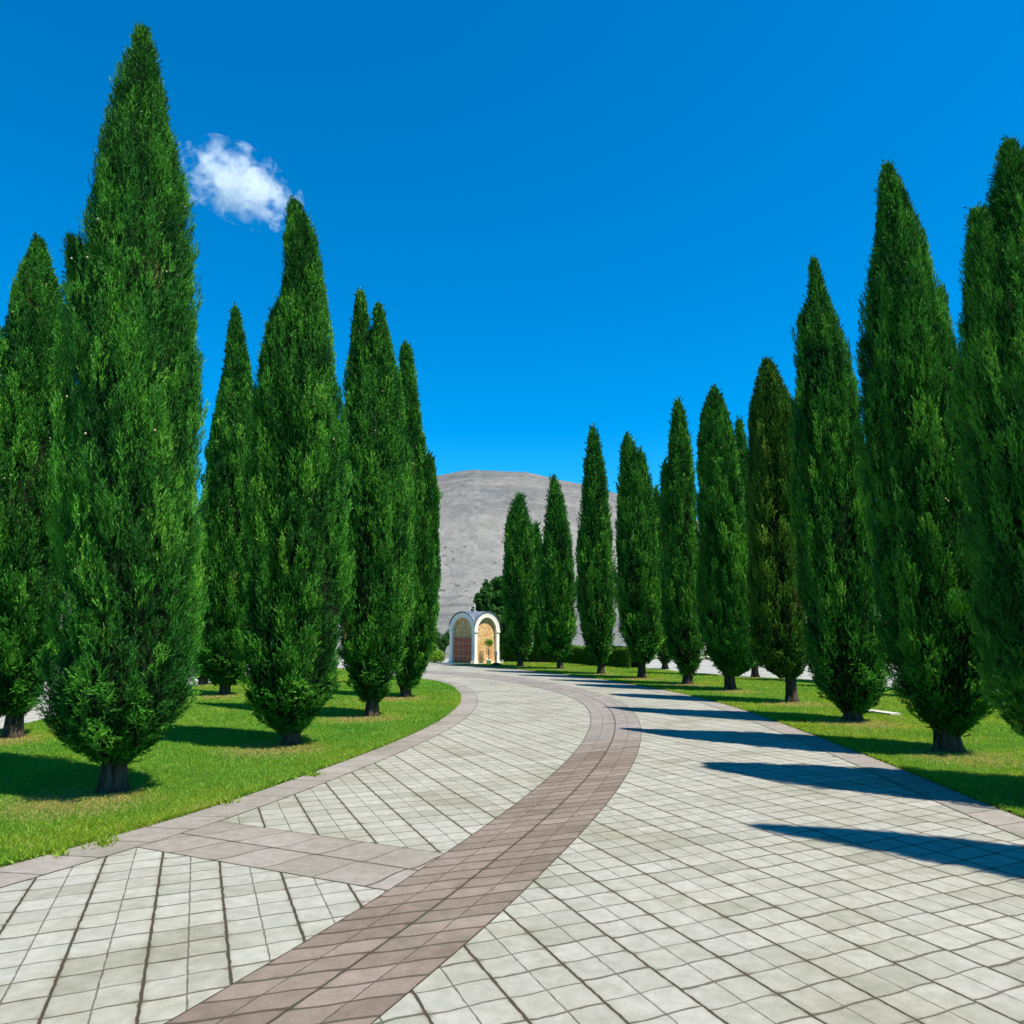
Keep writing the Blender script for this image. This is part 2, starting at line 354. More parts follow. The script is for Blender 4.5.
def blades(name, poly, seed, dry_gain, edge):
    r = np.random.RandomState(seed)
    lo, hi = poly.min(0), poly.max(0)
    lo[1] = max(lo[1], 2.0)
    pts = []; sc = []
    y0 = lo[1]
    while y0 < hi[1]:
        dy = 1.0; Yc = y0 + dy / 2; dens = float(np.clip(5600 * (8.0 / max(Yc, 4)) ** 1.7, 260, 6800))
        xmin, xmax = max(lo[0], -0.74 * (Yc + 1.2)), min(hi[0], 0.76 * (Yc + 1.2))
        if xmax > xmin:
            k = int(dens * (xmax - xmin) * dy); q = np.c_[r.uniform(xmin, xmax, k), r.uniform(y0, y0 + dy, k)]
            q = q[in_poly(q, poly)]; pts.append(q); sc.append(np.full(len(q), math.sqrt(5600 / dens)))
        y0 += dy
    # longer tufts hang over the kerb
    e = edge[(edge[:, 1] > 3) & (edge[:, 1] < 30)]
    k = 9000; i = r.randint(0, len(e), k); fr = r.rand(k, 1); q = e[i] * (1 - fr) + e[np.minimum(i + 1, len(e) - 1)] * fr + r.normal(0, 0.03, (k, 2))
    pts.append(q); sc.append(0.9 + q[:, 1] * 0.02)
    # weeds
    for _ in range(12 if seed == 11 else 45):
        ew = e[e[:, 1] < 12.5]; c = ew[r.randint(0, len(ew))] + r.normal(0, 0.05, 2) + (np.array([-0.12, 0]) if dry_gain == 1 and seed == 11 else np.array([0.12, 0])); m = r.randint(25, 60)
        pts.append(c + r.normal(0, 0.04, (m, 2))); sc.append(np.full(m, r.uniform(1.4, 2.3)))
    P = np.vstack(pts); s = np.concatenate(sc); n = len(P)
    h = r.uniform(0.014, 0.034, n) * (0.75 + 0.35 * s) * (1 + 0.25 * fbm2(P[:, 0], P[:, 1], 2.0, seed)); w = r.uniform(0.0028, 0.006, n) * s * 1.15
    th = r.uniform(0, 2 * PI, n); ln = r.uniform(0.2, 1.5, n) * h; la = r.uniform(0, 2 * PI, n)
    base = np.c_[P, np.full(n, 0.012)]
    sd_ = np.c_[np.cos(th), np.sin(th), np.zeros(n)] * w[:, None]
    tip = base + np.c_[np.cos(la) * ln, np.sin(la) * ln, h]
    V = np.stack([base - sd_, base + sd_, tip], 1).reshape(-1, 3)
    rnd = np.clip(r.beta(2.2, 2.2, n) + 0.12 * fbm2(P[:, 0], P[:, 1], 5.0, seed + 1), 0, 0.985); rnd[r.rand(n) < 0.02] = 1.0
    dry = np.clip((0.70 if seed == 11 else 1.0) + 0.65 * fbm2(P[:, 0], P[:, 1], 0.7, seed + 2), 0, 1) * dry_gain
    for (bx, by) in TREE_BASES:
        d = np.hypot(P[:, 0] - bx + 0.1, (P[:, 1] - by + 0.5)); dry = np.maximum(dry, 1.25 * np.exp(-(d / 0.95) ** 2))
        near = d < 0.85 * r.rand(n) ** 0.35; k = near & (r.rand(n) < 0.8); rnd[k] = r.uniform(0.9, 1.0, k.sum())
    o = mesh_np(name, V, tris=np.arange(3 * n).reshape(-1, 3), mats=[M_grass], rnd=rnd)
    a = o.data.attributes.new('dry', 'FLOAT', 'FACE'); a.data.foreach_set('value', dry.astype(np.float32))
    o['kind'] = 'stuff'; o['label'] = 'short bright green grass of the lawn beside the paved road'; o['category'] = 'grass'
    return o

# ------------------------------------------------------------------ cypress trees
def foliage(name, stops, transl=0.14):
    g = N(name); f = g.attr('rnd'); P = g.coord()
    c = g.ramp(f, stops)
    c = g.mix(1.0, c, g.ramp(g.noise(1.3, P, 4, 0.6), [(0.3, (0.78, 0.84, 0.9)), (0.7, (1.2, 1.1, 1.0))]), 'MULTIPLY')
    g.surf(c, 0.7, None, 0.08)
    tr = g.n('BsdfTranslucent'); g.link(g.mix(1.0, c, (1.3, 1.25, 0.6), 'MULTIPLY'), tr.inputs[0]); mx = g.n('MixShader'); mx.inputs[0].default_value = transl
    g.link(g.p.outputs[0], mx.inputs[1]); g.link(tr.outputs[0], mx.inputs[2]); g.link(mx.outputs[0], g.out.inputs[0])
    return g.m
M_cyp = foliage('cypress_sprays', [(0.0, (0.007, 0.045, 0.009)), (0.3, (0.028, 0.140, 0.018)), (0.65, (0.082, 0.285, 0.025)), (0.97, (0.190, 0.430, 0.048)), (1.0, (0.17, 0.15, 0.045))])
M_olive = foliage('olive_cypress_sprays', [(0.0, (0.014, 0.046, 0.008)), (0.35, (0.046, 0.130, 0.015)), (0.7, (0.110, 0.230, 0.022)), (0.95, (0.21, 0.30, 0.035)), (1.0, (0.20, 0.15, 0.05))])
gt = N('shade_black_twigs'); M_core = gt.surf(gt.mix(gt.noise(30, gt.coord(), 3), (0.005, 0.012, 0.004), (0.012, 0.020, 0.007)), 0.95, None, 0.05)  # twig core coloured near-black: shade of the crown gaps put into the colour
gc = N('cypress_cones'); M_cone = gc.surf((0.42, 0.34, 0.22), 0.7)
gb = N('bark'); Pb = gb.scaled(gb.coord(), (26, 26, 3.2)); nb_ = gb.noise(1.0, Pb, 6, 0.65, 0.6)
M_bark = gb.surf(gb.mix(gb.smooth(nb_, 0.35, 0.68), (0.018, 0.012, 0.008), (0.105, 0.078, 0.055)), 0.95, gb.bump(nb_, 1.0, 0.03), 0.1)

def sprays(p, d, L, k, ww, r, frnd):
    """k narrow scale-leaf shoots round each spray axis; returns triangle vertices and a value per triangle"""
    n = len(p)
    p = np.repeat(p, k, 0); d = np.repeat(d, k, 0); Lr = np.repeat(L, k); n2 = n * k
    tau = np.tile(np.linspace(0, 0.85, k), n)
    q = r.normal(size=(n2, 3)); q -= d * (q * d).sum(1)[:, None]; q /= np.linalg.norm(q, axis=1)[:, None] + 1e-9
    dd = d * r.uniform(0.75, 1.1, (n2, 1)) + q * r.uniform(0.22, 0.62, (n2, 1)); dd /= np.linalg.norm(dd, axis=1)[:, None]
    l = Lr * r.uniform(0.32, 0.55, n2) * (1 - 0.35 * tau)
    s = np.cross(dd, r.normal(size=(n2, 3))); s /= np.linalg.norm(s, axis=1)[:, None] + 1e-9
    b = p + d * (Lr * tau)[:, None]
    w = (ww * r.uniform(0.7, 1.3, n2))[:, None]
    mid = b + dd * (l * 0.45)[:, None]
    V = np.stack([b, mid + s * w, b + dd * l[:, None], mid - s * w], 1).reshape(-1, 3)
    fr_ = np.repeat(frnd, k); val = np.where(fr_ > 1.2, 1.0, np.clip(fr_ + r.normal(0, 0.07, n2), 0, 0.97))
    return V, val

def cypress(base_px, profiles, label, seed, mat=None, world=None, quality=1.0, trunk_r=0.12, name='cypress_tree', poke=1.0):
    r = np.random.RandomState(seed); mat = mat or M_cyp
    X0, Y0 = ground(*base_px) if world is None else world
    sc = 740.0 / Y0
    root = thing(name, (X0, Y0, 0.0), label, 'tree', 'cypress trees along the road')
    TREE_BASES.append((X0, Y0))
    allV = []; allR = []; coreV = []; coreF = []; coneP = []
    ctop = 0; zbot = 9
    for ip, prof in enumerate(profiles):
        if world is None or prof[0][0] > 60:
            rows = []
            for (y, xl, xr) in prof:
                xa, z = at_depth(xl, y, Y0); xb, _ = at_depth(xr, y, Y0); rows.append((z, (xa + xb) / 2 - X0, (xb - xa) / 2))
        else: rows = list(prof)
        rows.sort(); rows = np.array(rows)
        zb, zt = rows[0, 0], rows[-1, 0]; Hc = zt - zb; rows[:, 2] = np.maximum(rows[:, 2] * 0.99 - 0.015 - 0.022 * np.exp(-rows[:, 2] / 0.25), 0.006); zbot = min(zbot, zb); ctop = max(ctop, zt)
        zz = np.linspace(zb, zt, 160)
        rad = np.interp(zz, rows[:, 0], rows[:, 2]); cx = np.interp(zz, rows[:, 0], rows[:, 1])
        rad = rad * (1 + 0.13 * np.clip(1 - (zz - zb) / (0.28 * Hc), 0, 1)) + 0.012 * np.minimum(1, rad / 0.3)
        for _ in range(3):
            rad[1:-1] = 0.25 * rad[:-2] + 0.5 * rad[1:-1] + 0.25 * rad[2:]; cx[1:-1] = 0.25 * cx[:-2] + 0.5 * cx[1:-1] + 0.25 * cx[2:]
        cy = 0.05 * np.sin(zz * 1.3 + seed) * (zz - zb) / Hc
        R = lambda z: np.interp(z, zz, rad); CX = lambda z: np.interp(z, zz, cx); CY = lambda z: np.interp(z, zz, cy)
        ph = r.uniform(0, 6.28, 6)
        lob = lambda th, z: 1 + 0.05 * np.sin(2 * th + ph[0] + 0.35 * z) + 0.045 * np.sin(5 * th + ph[1] - 0.5 * z) + 0.03 * np.sin(9 * th + ph[2] + 0.8 * z) + 0.02 * np.sin(3 * z + ph[3] + th) - 0.20 * np.exp(-(np.mod(th * 8 / (2 * PI) + 0.35 * np.sin(0.9 * z + ph[5]) + 0.2 * np.sin(2.3 * z + ph[1]), 1.0) - 0.5) ** 2 / 0.012) * np.clip(0.6 + 0.8 * np.sin(1.1 * z + 2 * th + ph[0]), 0, 1)
        # flame-shaped plumes all over the crown
        fh, fw = max(0.58, 20 / sc), max(0.105, 4.2 / sc)
        area = (2 * PI * (rad + 0.06) * (zz[1] - zz[0])).sum()
        nf = int(area / (fh * fw * 2 * 0.30) * 1.45 * quality) + 24
        cdf = np.cumsum(rad + 0.07); cdf /= cdf[-1]
        z0 = np.interp(r.rand(nf), cdf, zz) - 0.25 * fh * r.rand(nf); z0 = np.maximum(z0, zb - 0.02)
        th = r.uniform(0, 2 * PI, nf)
        gx, gy = np.cos(th) * 0.75, np.sin(th) * 0.75                 # dark gaps where no plume grows
        gapn = fbm2(gx * 2.2 + 0.25 * z0, gy * 2.2 + 0.9 * z0 + seed, 2.4, seed) + 0.35 * r.normal(size=nf)
        gapk = (gapn <= np.quantile(gapn, 0.86)) | (z0 > zt - 0.9)
        z0, th = z0[gapk], th[gapk]; nf = len(z0)
        q = np.clip((z0 - zb) / (0.22 * Hc), 0, 1)                 # 0 at the underside of the crown, 1 higher up
        h = fh * (0.38 + 0.62 * q) * r.uniform(0.7, 1.5, nf); h = np.minimum(h, np.maximum(zt - 0.04 - z0, 0.05))
        w0 = fw * r.uniform(0.65, 1.35, nf) * (1.25 - 0.25 * q)
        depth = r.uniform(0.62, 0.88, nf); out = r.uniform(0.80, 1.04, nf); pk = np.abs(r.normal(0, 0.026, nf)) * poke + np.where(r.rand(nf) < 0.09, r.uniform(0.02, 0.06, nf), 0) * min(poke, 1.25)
        frn = np.clip(0.37 + 1.1 * (out - 0.92) + r.normal(0, 0.17, nf) + 0.10 * np.sin(1.7 * z0 + 3 * th + ph[4]), 0.02, 0.95)  # recessed plumes darker, outer ones lighter: crown shading painted into the tone
        ns = 26 if sc > 60 else (20 if sc > 35 else 15)
        I = np.repeat(np.arange(nf), ns); m = nf * ns
        t = r.rand(m) ** 0.8; sv = r.uniform(-1, 1, m)
        z = z0[I] + h[I] * t
        prof_w = np.sin(PI * np.clip(0.18 + 0.80 * t, 0, 1)) ** 0.8
        rr_ = R(z) * lob(th[I], z) * (depth[I] + (out[I] - depth[I]) * np.minimum(1, t * 1.5) ** 0.7) + pk[I] * np.sin(PI * np.clip(t * 0.9, 0, 1)) - 0.05 * sv ** 2 * np.minimum(1, R(z) / 0.3) - np.abs(r.normal(0, 0.018, m))
        rr_ = np.maximum(rr_, 0.01)
        frn = np.where(r.rand(nf) < 0.006, 1.5, frn)
        tw = np.minimum(w0[I], 0.9 * R(z) + 0.008) * prof_w * sv
        ca, sa = np.cos(th[I]), np.sin(th[I])
        p = np.c_[CX(z) + ca * rr_ - sa * tw, CY(z) + sa * rr_ + ca * tw, z]
        o_amt = (0.58 - 0.36 * q[I]) * r.uniform(0.3, 1.7, m); tg = 0.30 * sv + r.normal(0, 0.14 + 0.35 * (1 - q[I]), m)
        up = np.where(q[I] < 0.3, r.uniform(-0.15, 1.0, m), 1.0)
        d = np.c_[ca * o_amt - sa * tg, sa * o_amt + ca * tg, up]; d /= np.linalg.norm(d, axis=1)[:, None]
        L0 = max(0.145, 7.5 / sc); L = L0 * r.uniform(0.6, 1.35, m) * (0.72 + 0.28 * q[I])
        L[r.rand(m) < 0.05] *= 1.7
        L = np.minimum(L, np.maximum((zt + 0.02 - z) * 1.1, 0.05))
        p -= d * (L * 0.5)[:, None] * np.array([1, 1, 0.8])
        rad_off = np.hypot(p[:, 0] - CX(z), p[:, 1] - CY(z)); keep = z + L * 0.5 < zt - 2.3 * rad_off + 0.05 * r.normal(size=m) + 0.05; p, d, L, I = p[keep], d[keep], L[keep], I[keep]
        # the leading shoot
        nl = 40; zl = zt - r.rand(nl) ** 1.3 * min(0.7, 0.3 * Hc); al_ = r.uniform(0, 2 * PI, nl); dl = np.c_[0.3 * np.cos(al_), 0.3 * np.sin(al_), np.ones(nl)]; dl /= np.linalg.norm(dl, axis=1)[:, None]
        p = np.vstack([p, np.c_[CX(zl), CY(zl), zl - 0.06]]); d = np.vstack([d, dl]); L = np.r_[L, np.full(nl, L0 * 0.9)]; I = np.r_[I, r.randint(0, nf, nl)]
        k = 10 if sc > 60 else (8 if sc > 35 else 6)
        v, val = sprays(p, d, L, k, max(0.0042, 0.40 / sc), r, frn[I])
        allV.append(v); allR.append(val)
        # short inner shoots closing the crown behind the plumes, dark tones painting inner shade
        ni = int(area * (260 if sc > 60 else 130 if sc > 35 else 60) * quality)
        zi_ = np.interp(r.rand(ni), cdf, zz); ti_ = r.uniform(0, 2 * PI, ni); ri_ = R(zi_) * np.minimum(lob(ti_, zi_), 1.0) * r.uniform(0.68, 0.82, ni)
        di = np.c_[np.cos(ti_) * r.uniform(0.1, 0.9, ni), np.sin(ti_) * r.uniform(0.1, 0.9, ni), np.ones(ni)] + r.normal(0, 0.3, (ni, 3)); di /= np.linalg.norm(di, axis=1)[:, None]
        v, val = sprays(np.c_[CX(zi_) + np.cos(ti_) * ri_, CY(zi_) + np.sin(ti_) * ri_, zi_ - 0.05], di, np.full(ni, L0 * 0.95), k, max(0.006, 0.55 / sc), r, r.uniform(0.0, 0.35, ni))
        allV.append(v); allR.append(val)
        # dense twiggy inside, its near-black colour painting the shade of deep gaps
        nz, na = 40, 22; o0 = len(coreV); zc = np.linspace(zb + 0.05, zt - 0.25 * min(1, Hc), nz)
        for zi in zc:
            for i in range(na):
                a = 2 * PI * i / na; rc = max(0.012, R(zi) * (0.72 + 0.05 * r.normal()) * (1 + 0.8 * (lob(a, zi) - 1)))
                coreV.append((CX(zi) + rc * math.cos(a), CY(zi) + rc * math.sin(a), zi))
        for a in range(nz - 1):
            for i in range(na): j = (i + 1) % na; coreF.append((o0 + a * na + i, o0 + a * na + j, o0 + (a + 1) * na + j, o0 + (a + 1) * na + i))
        if sc > 35:
            nc = int(26 * Hc / 8); zc_ = r.uniform(zb + 0.35 * Hc, zt - 0.4, nc) if Hc > 1 else np.zeros(0)
            for zi in zc_:
                a = r.uniform(0, 2 * PI); rc = R(zi) * lob(a, zi) * r.uniform(0.93, 1.0); coneP.append((CX(zi) + rc * math.cos(a), CY(zi) + rc * math.sin(a), zi))
    V = np.vstack(allV); nq = len(V) // 4; quads = np.arange(4 * nq).reshape(-1, 4)
    coreV = np.array(coreV); core = np.array(coreF) + len(V)
    octa = np.array([(1, 0, 0), (-1, 0, 0), (0, 1, 0), (0, -1, 0), (0, 0, 1), (0, 0, -1)]) * 0.016
    of = [(0, 2, 4), (2, 1, 4), (1, 3, 4), (3, 0, 4), (2, 0, 5), (1, 2, 5), (3, 1, 5), (0, 3, 5)]
    cv = []; cf = []; o1 = len(V) + len(coreV)
    for c in coneP:
        cf += [tuple(i + o1 + len(cv) for i in f) for f in of]; cv += [tuple(np.array(c) + q) for q in octa]
    VV = np.vstack([V, coreV] + ([np.array(cv)] if cv else []))
    Q = np.vstack([quads, core]); T = np.array(cf) if cf else None
    nt_ = len(cf)
    mi = np.r_[np.full(nt_, 2), np.zeros(nq), np.ones(len(core))]
    rn = np.r_[np.full(nt_, 0.5), np.concatenate(allR), np.full(len(core), 0.2)]
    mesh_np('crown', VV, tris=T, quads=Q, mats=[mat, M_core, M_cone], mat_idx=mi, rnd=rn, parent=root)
    # trunk with flared, fluted foot
    b = MB(); tr_ = trunk_r; hh = zbot + 0.5 * (ctop - zbot)
    prof = [(tr_ * 1.5, -0.06), (tr_ * 1.32, 0.02), (tr_ * 1.12, 0.09), (tr_ * 1.02, 0.2), (tr_ * 0.95, 0.4), (tr_ * 0.93, zbot + 0.1), (tr_ * 0.8, zbot + 0.6), (tr_ * 0.45, hh)]
    p1, p2 = r.uniform(0, 6, 2)
    b.lathe((0, 0, 0), prof, 28, lambda a, z: 1 + 0.10 * math.sin(5 * a + p1 + 2 * z) * max(0.5, 1.5 - 3 * z) + 0.05 * math.sin(11 * a + p2))
    for kk in range(7):                                            # short limbs that carry the crown
        a = 2 * PI * kk / 7 + p1; b.tube([(0.5 * tr_ * math.cos(a), 0.5 * tr_ * math.sin(a), zbot - 0.02 + 0.05 * (kk % 3)), (0.2 * math.cos(a), 0.2 * math.sin(a), zbot + 0.28), (0.34 * math.cos(a), 0.34 * math.sin(a), zbot + 0.7)], [tr_ * 0.42, tr_ * 0.3, tr_ * 0.18], 7)
    b.build('trunk', M_bark, root, smooth=True)
    return root

T = []
# left row, nearest first
T.append(cypress((112, 793), [[(30, 141, 147), (60, 132, 156), (100, 120, 166), (140, 109, 174), (179, 99, 181), (240, 87, 189), (300, 74, 195), (350, 71, 199), (400, 68, 202), (500, 63, 202), (600, 64, 199), (650, 60, 196), (700, 52, 187), (730, 62, 168), (746, 74, 150), (760, 95, 132)],
                              [(236, 66, 72), (262, 66, 86), (300, 69, 96), (360, 74, 104), (380, 84, 100)]],
                 'largest and nearest cypress on the left lawn, its crown overhanging a thick bare trunk', 101, trunk_r=0.118))
T.append(cypress((13, 739), [[(239, 36, 41), (262, 30, 49), (290, 20, 59), (340, 8, 65), (400, -8, 66), (500, -26, 67), (600, -32, 62), (650, -30, 52), (690, -22, 40), (705, -12, 32), (714, 0, 24)]],
                 'cypress at the left edge standing beside the pale side path, partly behind the largest one', 102, trunk_r=0.118))
T.append(cypress((-58, 716), [[(342, -4, 2), (380, -18, 10), (430, -30, 18), (500, -46, 22), (600, -60, 14), (660, -62, 0), (690, -54, -20), (700, -50, -34)]],
                 'cypress mostly cut off by the left edge with only the tip and right flank showing', 103, quality=0.8))
T.append(cypress((225, 696), [[(308, 234, 237), (335, 229, 243), (350, 227, 246), (392, 219, 252), (440, 210, 256), (500, 204, 256), (600, 198, 253), (640, 198, 250), (660, 201, 248), (675, 207, 242), (684, 214, 236)]],
                 'slim pointed cypress set back in shade between the two big left cypresses', 104, trunk_r=0.125))
T.append(cypress((290, 746), [[(200, 291, 295), (216, 287, 305), (240, 285, 317), (270, 283, 321), (300, 280, 325), (350, 266, 333), (400, 257, 341), (450, 252, 345), (500, 248, 347), (600, 247, 346), (640, 246, 342), (680, 248, 334), (700, 255, 329), (720, 264, 313), (731, 278, 302)],
                              [(310, 274, 277), (330, 268, 283), (370, 262, 290), (420, 256, 296)]],
                 'tall spired cypress second from the camera along the left kerb', 105, trunk_r=0.115))
T.append(cypress((372, 717), [[(291, 358, 362), (305, 356, 366), (330, 352, 371), (370, 346, 380), (420, 343, 396), (450, 342, 408), (500, 341, 412), (600, 340, 412), (640, 340, 407), (665, 345, 400), (682, 351, 393), (700, 362, 382)],
                              [(304, 377, 380), (316, 374, 384), (345, 371, 391), (400, 372, 405), (460, 376, 410)]],
                 'cypress with twin spires on the left lawn where the kerb bends', 106, trunk_r=0.115))
T.append(cypress((405, 698), [[(344, 403, 407), (355, 401, 412), (380, 399, 415), (420, 398, 421), (450, 397, 425), (520, 394, 433), (600, 393, 437), (640, 394, 433), (665, 396, 426), (680, 399, 418), (691, 402, 410)],
                              [(454, 427, 430), (466, 423, 434), (510, 420, 438), (580, 414, 439), (640, 412, 434)]],
                 'last cypress of the left row, nearest the shrine, with a right shoulder', 107, trunk_r=0.12))
T.append(cypress((203, 686), [[(500, 202, 206), (540, 196, 212), (600, 190, 220), (650, 189, 222), (670, 194, 216), (679, 198, 208)]],
                 'small far cypress glimpsed through the gap left of the shaded slim cypress', 108, quality=0.7))
# right row, nearest first
T.append(cypress((1090, 792), [[(7.0, -0.08, 0.02), (6.7, -0.09, 0.13), (6.2, -0.10, 0.26), (5.5, -0.11, 0.42), (4.8, -0.14, 0.62), (4.0, -0.06, 0.78), (3.0, -0.02, 0.84), (2.0, 0, 0.86), (1.4, 0, 0.86), (0.92, 0, 0.80), (0.60, 0, 0.62), (0.42, 0, 0.25)],
                               [(6.2, -0.52, 0.02), (5.95, -0.50, 0.10), (5.4, -0.50, 0.20), (4.8, -0.48, 0.30), (4.0, -0.42, 0.3)]],
                 'cypress cut off by the right edge with loose wispy shoots and a low second spire', 201, world=(5.62, 7.45), poke=1.6))
T.append(cypress((1500, 900), [[(7.9, 0, 0.03), (7.0, 0, 0.2), (5.2, 0, 0.42), (3.6, 0, 0.62), (2.0, 0, 0.72), (1.2, 0, 0.6), (0.6, 0, 0.25)]],
                 'cypress beside the kerb outside the right edge, casting the nearest shadow on the road', 202, world=(5.55, 4.3), quality=0.5))
T.append(cypress((948, 753), [[(163, 887, 890), (173, 884, 893), (184, 881, 898), (215, 879, 909), (240, 876, 918), (290, 868, 928), (350, 863, 946), (400, 864, 964), (450, 866, 970), (500, 869, 975), (560, 873, 978), (600, 878, 981), (650, 887, 991), (675, 895, 995), (690, 902, 994), (715, 921, 978), (732, 936, 962)],
                              [(290, 939, 942), (310, 930, 944), (345, 922, 950), (400, 918, 962), (430, 915, 964)]],
                 'biggest fully visible cypress on the right, trunk flaring wide above dry yellow grass', 203, trunk_r=0.15, poke=1.25))
T.append(cypress((853, 722), [[(257, 812, 816), (275, 811, 822), (300, 808, 829), (320, 799, 835), (350, 796, 843), (400, 795, 854), (450, 795, 864), (520, 797, 873), (600, 801, 880), (650, 808, 884), (680, 814, 884), (695, 824, 880), (706, 836, 872), (713, 844, 864)]],
                 'cypress with a bulging base beside the thin pale stone slab in the right lawn', 204, trunk_r=0.14))
T.append(cypress((792, 703), [[(358, 766, 769), (372, 760, 777), (395, 754, 788), (420, 750, 794), (470, 749, 797), (540, 749, 803), (600, 750, 806), (640, 753, 807), (660, 757, 806), (670, 766, 803), (677, 778, 798)]],
                 'olive-brown cypress with the longest bare trunk, among the green ones on the right', 205, mat=M_olive, trunk_r=0.125))
T.append(cypress((730, 691), [[(388, 713, 716), (400, 708, 722), (415, 702, 728), (440, 699, 736), (500, 697, 744), (550, 697, 749), (600, 698, 753), (640, 703, 756), (655, 708, 754), (667, 719, 749), (675, 724, 740)]],
                 'smooth full cypress with a straight grey trunk standing left of the olive-brown one', 206, trunk_r=0.14))
T.append(cypress((688, 685), [[(401, 676, 679), (415, 673, 683), (440, 670, 689), (480, 667, 695), (520, 663, 698), (600, 661, 700), (640, 666, 703), (655, 671, 702), (668, 679, 697), (677, 684, 692)],
                              [(463, 664, 666), (480, 662, 671), (540, 661, 682)]],
                 'narrow cypress with a dark cleft, between the smooth full cypress and the fork-tipped one', 207, trunk_r=0.14))
T.append(cypress((642, 679), [[(435, 626, 628), (448, 622, 634), (480, 619, 643), (510, 617, 650), (560, 616, 658), (600, 617, 660), (635, 623, 661), (652, 630, 657), (663, 637, 650)],
                              [(451, 639, 641), (465, 636, 645), (490, 634, 652), (530, 634, 657)]],
                 'broad cypress with a forked double tip in the right row, third from the shrine end', 208, trunk_r=0.13))
T.append(cypress((601, 674.5), [[(427, 592, 594), (440, 589, 598), (470, 585, 604), (500, 582, 608), (550, 578, 613), (600, 577, 615), (635, 581, 614), (652, 588, 610), (664, 596, 605)]],
                 'tall sharp cypress in front of the sloping hill skyline, with a clear stubby trunk', 209, trunk_r=0.13))
T.append(cypress((560, 669.5), [[(479, 552, 555), (495, 549, 561), (530, 545, 569), (560, 541, 573), (600, 538, 576), (630, 539, 575), (648, 546, 570), (659, 554, 565)]],
                 'cypress with a thin needle tip against the grey hill, between two fuller ones', 210, trunk_r=0.13))
T.append(cypress((520, 667), [[(496, 518, 521), (508, 512, 525), (530, 506, 531), (560, 504, 535), (600, 503, 537), (630, 505, 535), (648, 510, 531), (658, 516, 525)]],
                 'blunt rounded cypress at the end of the right row, right beside the shrine', 211, trunk_r=0.13))
# second row behind the right one
T.append(cypress((755, 677), [[(420, 737, 740), (440, 734, 745), (480, 731, 752), (540, 730, 762), (600, 734, 772), (640, 740, 776), (658, 748, 770), (667, 754, 764)]],
                 'second-row cypress whose tip peeks out beside the olive-brown cypress', 301, quality=0.7))
T.append(cypress((665, 668.5), [[(489, 655, 657), (505, 652, 661), (540, 650, 666), (590, 650, 674), (630, 652, 678), (652, 656, 675), (663, 661, 669)]],
                 'second-row cypress whose small tip shows right of the fork-tipped cypress', 302, quality=0.8))
T.append(cypress((543, 663), [[(526, 535, 537), (545, 532, 541), (590, 530, 551), (630, 532, 555), (648, 536, 552), (658, 540, 547)]],
                 'second-row cypress filling the dark gap behind the two cypresses next to the shrine', 303, quality=0.8))
sh = [(8.6, 0, 0.03), (7.4, 0, 0.24), (5.6, 0, 0.48), (3.6, 0, 0.66), (2.0, 0, 0.70), (1.2, 0, 0.58), (0.7, 0, 0.25)]
for kk, (wx, wy, lab) in enumerate([(10.7, 23.8, 'second-row cypress hidden behind the cypress with the bulging base'),
                                    (11.6, 20.6, 'second-row cypress hidden behind the biggest right-hand cypress'),
                                    (11.95, 17.6, 'second-row cypress with its dark trunk in the gap beside the right edge tree'),
                                    (-13.6, 20.0, 'far cypress beyond the side path, behind the left edge cypress'),
                                    (-13.8, 26.3, 'far cypress beyond the side path, behind the largest cypress'),
                                    (-13.6, 33.0, 'far cypress beyond the side path, behind the slim shaded cypress')]):
    hz_ = (0.84 + 0.03 * kk) if kk < 3 else 0.80
    T.append(cypress((0, 0), [[(z * hz_, c, rd * (1 if kk < 3 else 1.15)) for z, c, rd in sh]], lab, 310 + kk, world=(wx, wy), quality=0.6))

g1 = blades('grass', LAWN_L, 11, 0.85, offset(LO, -0.03)); g1['label'] = 'fresh green mown grass of the left lawn under the cypresses'
g2 = blades('grass', LAWN_R, 12, 1.0, offset(RO, 0.03)); g2['label'] = 'yellowish green grass of the right lawn crossed by tree shadows'

# ------------------------------------------------------------------ leafy plants
def leaf_mesh(name, P, Nrm, size, mat, r, parent=None, base_val=0.5):
    n = len(P); a = np.cross(Nrm, r.normal(size=(n, 3))); a /= np.linalg.norm(a, axis=1)[:, None] + 1e-9
    nn = Nrm + r.normal(0, 0.55, (n, 3)); nn /= np.linalg.norm(nn, axis=1)[:, None]
    a -= nn * (a * nn).sum(1)[:, None]; a /= np.linalg.norm(a, axis=1)[:, None] + 1e-9; b = np.cross(nn, a)
    s = (size * r.uniform(0.6, 1.3, n))[:, None]
    V = np.stack([P - a * s, P + b * s * 0.45, P + a * s, P - b * s * 0.45], 1).reshape(-1, 3)
    val = np.clip(base_val + r.normal(0, 0.2, n), 0, 0.97)
    return mesh_np(name, V, quads=np.arange(4 * n).reshape(-1, 4), mats=[mat], rnd=val, parent=parent)
def ball_pts(c, rad, n, r, jit=0.25):
    d = r.normal(size=(n, 3)); d /= np.linalg.norm(d, axis=1)[:, None]
    return np.array(c) + d * np.array(rad) * (1 - jit * r.rand(n, 1) ** 1.5), d
M_hedge = foliage('hedge_leaves', [(0.0, (0.0231, 0.077, 0.00924)), (0.45, (0.0539, 0.154, 0.01386)), (0.8, (0.1155, 0.2464, 0.01925)), (1.0, (0.1925, 0.308, 0.0308))], 0.3)
M_lime = foliage('lime_leaves', [(0.0, (0.0462, 0.1232, 0.00924)), (0.45, (0.1078, 0.2464, 0.0154)), (0.8, (0.1848, 0.3388, 0.0231)), (1.0, (0.2695, 0.385, 0.0462))], 0.3)
